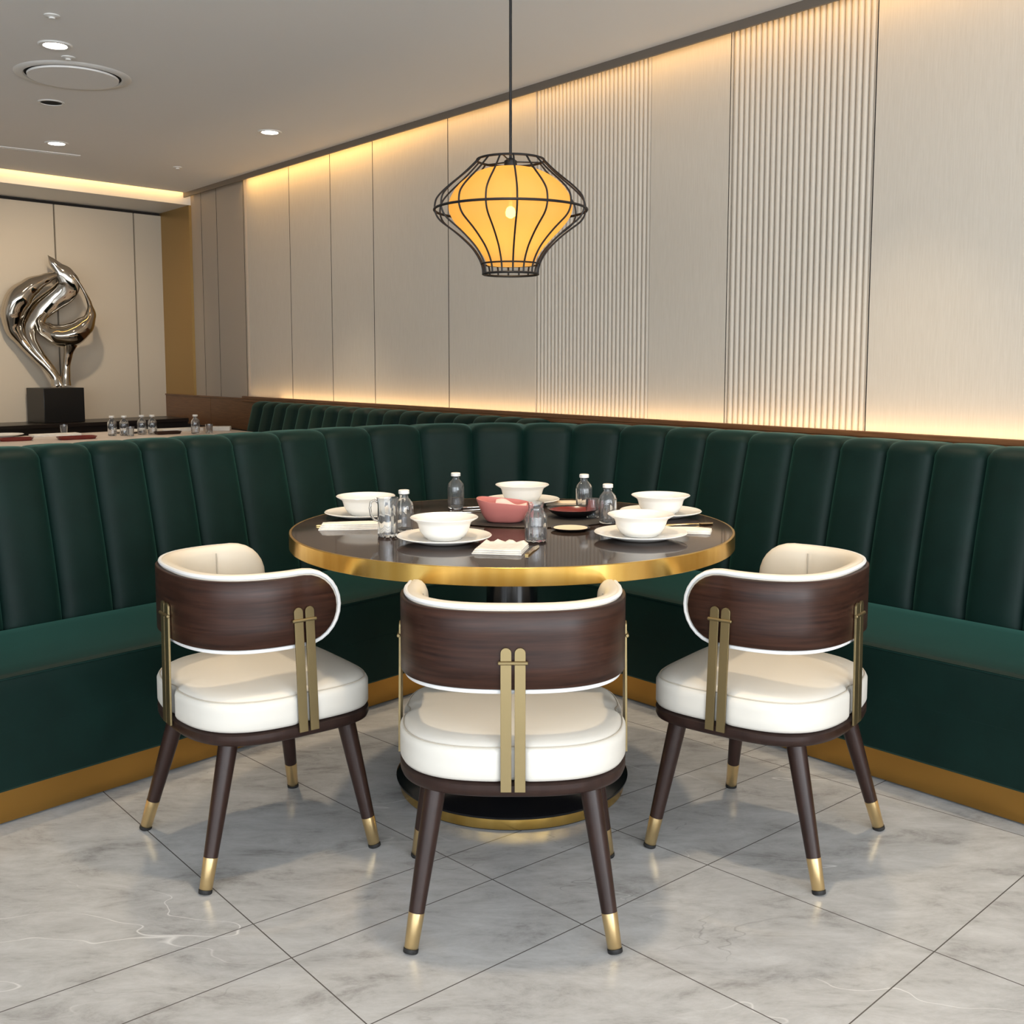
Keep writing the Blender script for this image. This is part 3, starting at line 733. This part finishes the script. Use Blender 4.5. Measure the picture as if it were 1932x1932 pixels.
# cutlery
def spoon(label, loc, rz, m, l=.19, group='cutlery on the round table'):
    t = thing('spoon', label, 'spoon', loc, rz, group)
    MB().tube([(-l / 2, 0, .003), (-l / 2 + .004, 0, .0032), (0, 0, .004), (l / 2 - .06, 0, .004), (l / 2 - .045, 0, .003)], [.0015, .0035, .0026, .002, .0025], 10).build('spoon_handle', m, t)
    R = []
    for k in range(9):
        u = k / 8; x = l / 2 - .047 + .047 * u; w = .0165 * sqrt(max(0, 1 - (2 * u - 1) ** 2)) + .0008
        R.append([(x, w * cos(2 * pi * j / 16), .0045 + .004 * sin(2 * pi * j / 16) * (1 if sin(2 * pi * j / 16) < 0 else .2)) for j in range(16)])
    MB().rings(R).build('spoon_bowl', m, t, smooth=60)
    return t
def knife(label, loc, rz, m, l=.2):
    o = MB(); R = []
    for x, w, h in ((-l / 2, .004, .002), (-l / 2 + .004, .0055, .003), (-.01, .005, .003), (0, .007, .0016), (l / 2 - .03, .008, .0012), (l / 2, .001, .001)):
        R.append([(x, -w, .001), (x, w, .001), (x, w, .001 + h), (x, -w, .001 + h)])
    o.rings(R); o = o.build('table_knife', m, smooth=30); o.location = loc; o.rotation_euler = (0, 0, rz); return tag(o, label, 'knife', 'cutlery on the round table')
spoon('gold spoon lying at the right edge behind the cream napkin', (.515, 3.04, TZ), .3, M['gold'], .15)
knife('gold knife along the right edge of the front white napkin', (.052, 2.625, TZ), 1.35, M['gold'], .15)
knife('gold knife lying along the long left napkin', (-.455, 3.035, TZ), .10, M['gold'], .22)
spoon('steel spoon lying at the back left beneath the bottle', (-.12, 3.40, TZ), .35, M['silver'], .17)
knife('steel knife lying at the back left before the bottle', (-.15, 3.30, TZ), .15, M['silver'], .18)
spoon('steel spoon beside the front left plate', (-.285, 2.70, TZ), 2.4, M['silver'], .0 + .14) if False else None

# ---------------------------------------------------------------- sculpture on its plinth, console
CZ = .765
cs = thing('console_shelf', 'espresso dark console along the far wall under the sculpture', 'console', tuple(Fp(0, 0)))
fbox(-1.0, tF - .02, WF + .001, WF + .48, CZ - .03, CZ, MB()).build('console_top', M['espresso'], cs, bevel=.003)
fbox(-1.0, tF - .04, WF + .001, WF + .46, .02, CZ - .031, MB()).build('console_body', M['espresso'], cs)
o = fbox(3.632, 3.952, WF + .06, WF + .36, CZ + .001, 1.033, MB()).build('sculpture_plinth', M['plinth'], bevel=.003)
tag(o, 'black square plinth holding the twisted metal sculpture', 'plinth')
# ribbons traced in the sculpture's own plane (x across, z up), metres
def sc(px, py): return ((px - 480) * .1967 / 244.0, (1480 - py) * .1967 / 250.0)
def ribbon(mb, pts, wid, dep, yoff):
    P = [Vector((sc(x, y)[0], yo, sc(x, y)[1])) for (x, y), yo in zip(pts, yoff)]
    n = 8; Q = []; Wd = []
    for i in range(len(P) - 1):
        p0, p1, p2, p3 = P[max(0, i - 1)], P[i], P[i + 1], P[min(len(P) - 1, i + 2)]
        for k in range(n):
            u = k / n
            Q.append(.5 * ((2 * p1) + (p2 - p0) * u + (2 * p0 - 5 * p1 + 4 * p2 - p3) * u * u + (3 * p1 - p0 - 3 * p2 + p3) * u ** 3))
            v = u * u * (3 - 2 * u); Wd.append((wid[i] * (1 - v) + wid[i + 1] * v, dep[i] * (1 - v) + dep[i + 1] * v))
    Q.append(P[-1]); Wd.append((wid[-1], dep[-1]))
    R = []
    for i, p in enumerate(Q):
        t = (Q[min(i + 1, len(Q) - 1)] - Q[max(0, i - 1)]).normalized(); side = Vector((t.z, 0, -t.x)).normalized(); nn = t.cross(side)
        w, d = Wd[i][0] * .000806, Wd[i][1] * .000806
        R.append([p + side * w * cos(a) + nn * d * sin(a) * abs(sin(a)) ** .55 for a in [2 * pi * k / 28 for k in range(28)]])
    mb.rings(R)
mb = MB()
ribbon(mb, [(560, 405), (460, 450), (330, 530), (225, 640), (165, 780), (165, 930), (235, 1060), (335, 1190), (450, 1320), (510, 1410), (525, 1490)], [30, 55, 90, 118, 108, 82, 58, 48, 44, 48, 55], [24, 45, 70, 85, 80, 62, 50, 45, 42, 46, 55], [0, -.02, -.04, -.05, -.04, -.02, 0, 0, 0, 0, 0])
ribbon(mb, [(490, 215), (545, 300), (630, 400), (665, 490), (612, 575), (500, 660), (392, 750), (322, 850), (285, 960), (325, 1090), (405, 1220), (490, 1350), (560, 1490)], [4, 42, 85, 102, 108, 104, 100, 86, 68, 50, 40, 38, 45], [4, 22, 30, 32, 32, 30, 28, 28, 28, 30, 34, 36, 45], [0, 0, 0, .01, .03, .05, .05, .04, .03, .01, 0, 0, 0])
ribbon(mb, [(560, 270), (660, 350), (740, 450), (800, 560), (845, 680), (850, 800), (790, 900), (680, 985), (560, 998), (450, 945), (400, 870), (450, 780)], [10, 12, 12, 13, 22, 52, 92, 112, 106, 78, 46, 24], [8, 14, 16, 20, 30, 60, 95, 115, 105, 75, 44, 22], [0, 0, 0, 0, 0, -.01, -.02, -.03, -.02, 0, .01, .02])
ribbon(mb, [(655, 1080), (635, 1180), (615, 1290), (605, 1400), (600, 1490)], [70, 42, 36, 42, 52], [60, 40, 36, 42, 52], [-.02, -.01, 0, 0, 0])
so = mb.build('metal_sculpture', M['steel'], smooth=60)
q = Fp(3.79 - .02, WF + .21); so.location = (q.x, q.y, 1.0345 - min(v[2] for v in mb.v)); so.rotation_euler = (0, 0, math.atan2(.36, 1.))
tag(so, 'polished twisted metal flame sculpture on the black plinth', 'sculpture')

# ---------------------------------------------------------------- background table behind the left booth
K = Vector((-2.3, 7.97, 0)); dv = -dW
bt = thing('banquet_table', 'long pale table set for guests behind the left booth', 'table', tuple(K - eF * 1.4 + dv * .45))
def bq_pt(a, b, z=0): return K - eF * a + dv * b + Vector((0, 0, z))   # a along from the right end, b towards the viewer
def tbox(name, a0, a1, b0, b1, z0, z1, m, parent=None, bevel=0):
    vs = [bq_pt(a, b, z) for z in (z0, z1) for b in (b0, b1) for a in (a0, a1)]
    if parent: vs = [v - parent.location for v in vs]
    return MB().add(vs, [(0, 2, 3, 1), (4, 5, 7, 6), (0, 1, 5, 4), (1, 3, 7, 5), (3, 2, 6, 7), (2, 0, 4, 6)]).build(name, m, parent, bevel=bevel)
tbox('tabletop', 0, 3.0, 0, .9, .72, .75, M['tabletop_bg'], bt, .006)
for a in (1.2, 2.8):
    for b in (.1, .8): tbox('leg', a - .03, a + .03, b - .03, b + .03, 0, .72, M['darkwood'], bt)
def on(u_, v_):                                     # table point from plan
    return (u_, v_, .75)
bgb = [(-2.633, 6.97, 'far glass bottle, left of the first pair on the long table'), (-2.56, 6.99, 'far glass bottle, right of the first pair on the long table'),
       (-2.475, 7.08, 'far glass bottle, left of the second pair on the long table'), (-2.412, 7.10, 'far glass bottle, right of the second pair on the long table'),
       (-2.135, 7.14, 'far glass bottle nearest the wall banquette on the long table')]
for x, y, lb in bgb:
    b = dup(g0, (x, y, .75), random.random(), lb, 'glass bottles on the far table')
    b.scale = (1.12, 1.12, 1.12)
def far_glass(x, y, lb, r=.026, h=.062):
    t = MB().lathe([(r * .75, 0), (r * .85, .003), (r, h), (r * .93, h), (r * .75, .01), (.002, .008)], 28).build('glass_tumbler', M['glass'], smooth=50)
    t.location = (x, y, .75); return tag(t, lb, 'glass', 'tumblers on the far table')
far_glass(-2.06, 7.20, 'short glass tumbler at the right end of the far table'); far_glass(-3.03, 7.16, 'lone short glass tumbler on the left of the far table')
far_glass(-2.50, 6.93, 'short glass tumbler between the far bottle pairs')
def far_napkin(x, y, w, d, h, rz, lb, m):
    o = MB().box(-w / 2, w / 2, -d / 2, d / 2, 0, h).build('folded_napkin', m, bevel=.003); o.location = (x, y, .75); o.rotation_euler = (0, 0, rz)
    return tag(o, lb, 'napkin', 'napkins on the far table')
far_napkin(-2.33, 7.42, .30, .12, .022, .75, 'white napkin behind the second bottle pair on the far table', M['linen'])
far_napkin(-2.06, 7.50, .13, .07, .03, .1, 'white napkin at the far right end of the long table', M['linen'])
far_napkin(-3.0, 6.95, .30, .12, .015, .7, 'white napkin at the left part of the far table', M['linen'])
def tray(x, y, w, d, rz, m, lb):
    R = []
    for sc_, z in ((.86, 0), (.9, .001), (1, .018), (.97, .019), (.88, .006), (.1, .006)):
        R.append([(w / 2 * sc_ * math.copysign(abs(cos(a)) ** .5, cos(a)), d / 2 * sc_ * math.copysign(abs(sin(a)) ** .5, sin(a)), z) for a in [2 * pi * k / 40 for k in range(40)]])
    o = MB().rings(R).build('serving_tray', m, smooth=40); o.location = (x, y, .75); o.rotation_euler = (0, 0, rz)
    return tag(o, lb, 'tray', 'trays on the far table')
tray(-2.74, 6.66, .24, .12, .75, M['oxblood'], 'dark red tray on the far table above the booth')
tray(-3.06, 6.52, .20, .12, .6, M['oxblood'], 'red-brown tray at the left edge of the far table')
tray(-2.32, 7.13, .18, .10, .75, M['walnut'], 'brown wooden tray beside the second far bottle pair')
def far_plate(x, y, lb):
    p = p0.copy(); COL.objects.link(p); p.location = (x, y, .75); p['label'] = lb; p['group'] = 'plates on the far table'
far_plate(-2.62, 7.26, 'white plate behind the middle bottles on the far table'); far_plate(-3.30, 6.86, 'white plate at the left of the far table')

# ---------------------------------------------------------------- lights
def area(name, loc, rot, sx, sy, energy, col, spread=pi):
    l = bpy.data.lights.new(name, 'AREA'); l.shape = 'RECTANGLE'; l.size = sx; l.size_y = sy; l.energy = energy; l.color = col; l.spread = spread
    o = bpy.data.objects.new(name, l); COL.objects.link(o); o.location = loc; o.rotation_euler = rot; return o
def along(o, d, normal):
    """orient area light: local X along d, -Z along normal"""
    x = d.normalized(); z = -normal.normalized(); y = z.cross(x)
    o.rotation_euler = Matrix((x, y, z)).transposed().to_euler()
DAY = (.90, .95, 1.)
for x, w in ((-5.15, 30), (-2.05, 70), (1.05, 110), (4.15, 170)):
    area('window_daylight', (x, -3.05, 1.42), (pi / 2 + radians(9), 0, 0), 2.75, 1.95, w, DAY)
WARM = (1., .57, .17)
t0, t1 = -6.5, 7.47
o = area('cove_light', W((t0 + t1) / 2, -3.498, HC + .03), (0, 0, 0), t1 - t0, .012, 21, WARM, radians(115)); along(o, dW, Vector((0, 0, -1)) - nW * .42)
o = area('ledge_light', W((t0 + t1) / 2, -3.522, .957), (0, 0, 0), t1 - t0, .010, 11, (1., .64, .29)); along(o, dW, Vector((0, 0, 1)) - nW * .6)
o = area('soffit_light', Fp((-5 + tS) / 2, SOF + .038, HC + .05), (0, 0, 0), tS + 5 - .1, .012, 8.5, WARM, radians(120)); along(o, eF, Vector((0, 0, -1)) - mF * .35)
def spot(x, y, e, ang=100, blend=.6, col=(1., .83, .62), r=.05):
    l = bpy.data.lights.new('downlight_beam', 'SPOT'); l.energy = e; l.color = col; l.spot_size = radians(ang); l.spot_blend = blend; l.shadow_soft_size = r
    o = bpy.data.objects.new('downlight_beam', l); COL.objects.link(o); o.location = (x, y, HC - .03); return o
for x, y in ((-1.964, 4.714), (-1.435, 6.446), (-2.836, 6.77)): spot(x, y, 44, 62, .8)
o = spot(-2.836, 6.77, 60, 75, .9); o.rotation_euler = (Fp(3.75, WF + .2, 1.45) - o.location).to_track_quat('-Z', 'Y').to_euler()
for x, y in ((-.95, 3.45), (.95, 3.45), (0, 3.85), (0, 2.3)): spot(x, y, 52, 78, .8, (1., .78, .52))
l = bpy.data.lights.new('pendant_glow', 'POINT'); l.energy = 1.7; l.color = (1., .70, .34); l.shadow_soft_size = .03
o = bpy.data.objects.new('pendant_glow', l); COL.objects.link(o); o.location = (LX, LY, 1.66)
w = bpy.data.worlds.new('World'); S.world = w; w.use_nodes = True
w.node_tree.nodes['Background'].inputs[0].default_value = (.8, .9, 1., 1); w.node_tree.nodes['Background'].inputs[1].default_value = 1.

# ---------------------------------------------------------------- camera
cam = bpy.data.cameras.new('camera'); co = bpy.data.objects.new('camera', cam); COL.objects.link(co)
co.location = (0, 0, 1.233); co.rotation_euler = (pi / 2 - math.atan(.0995), 0, 0)
cam.sensor_width = 36; cam.sensor_fit = 'HORIZONTAL'; cam.lens = 36 * 2000 / 1932; cam.shift_y = -84 / 1932; cam.clip_start = .02
S.camera = co
S.view_settings.view_transform = 'Standard'; S.view_settings.look = 'None'; S.view_settings.gamma = 1; S.view_settings.use_curve_mapping = False
S.view_settings.exposure = .3
S.cycles.use_denoising = True
S.cycles.max_bounces = 8; S.cycles.diffuse_bounces = 4; S.cycles.glossy_bounces = 4; S.cycles.transmission_bounces = 8; S.cycles.transparent_max_bounces = 8
S.cycles.sample_clamp_indirect = 4; S.cycles.caustics_reflective = False; S.cycles.caustics_refractive = False
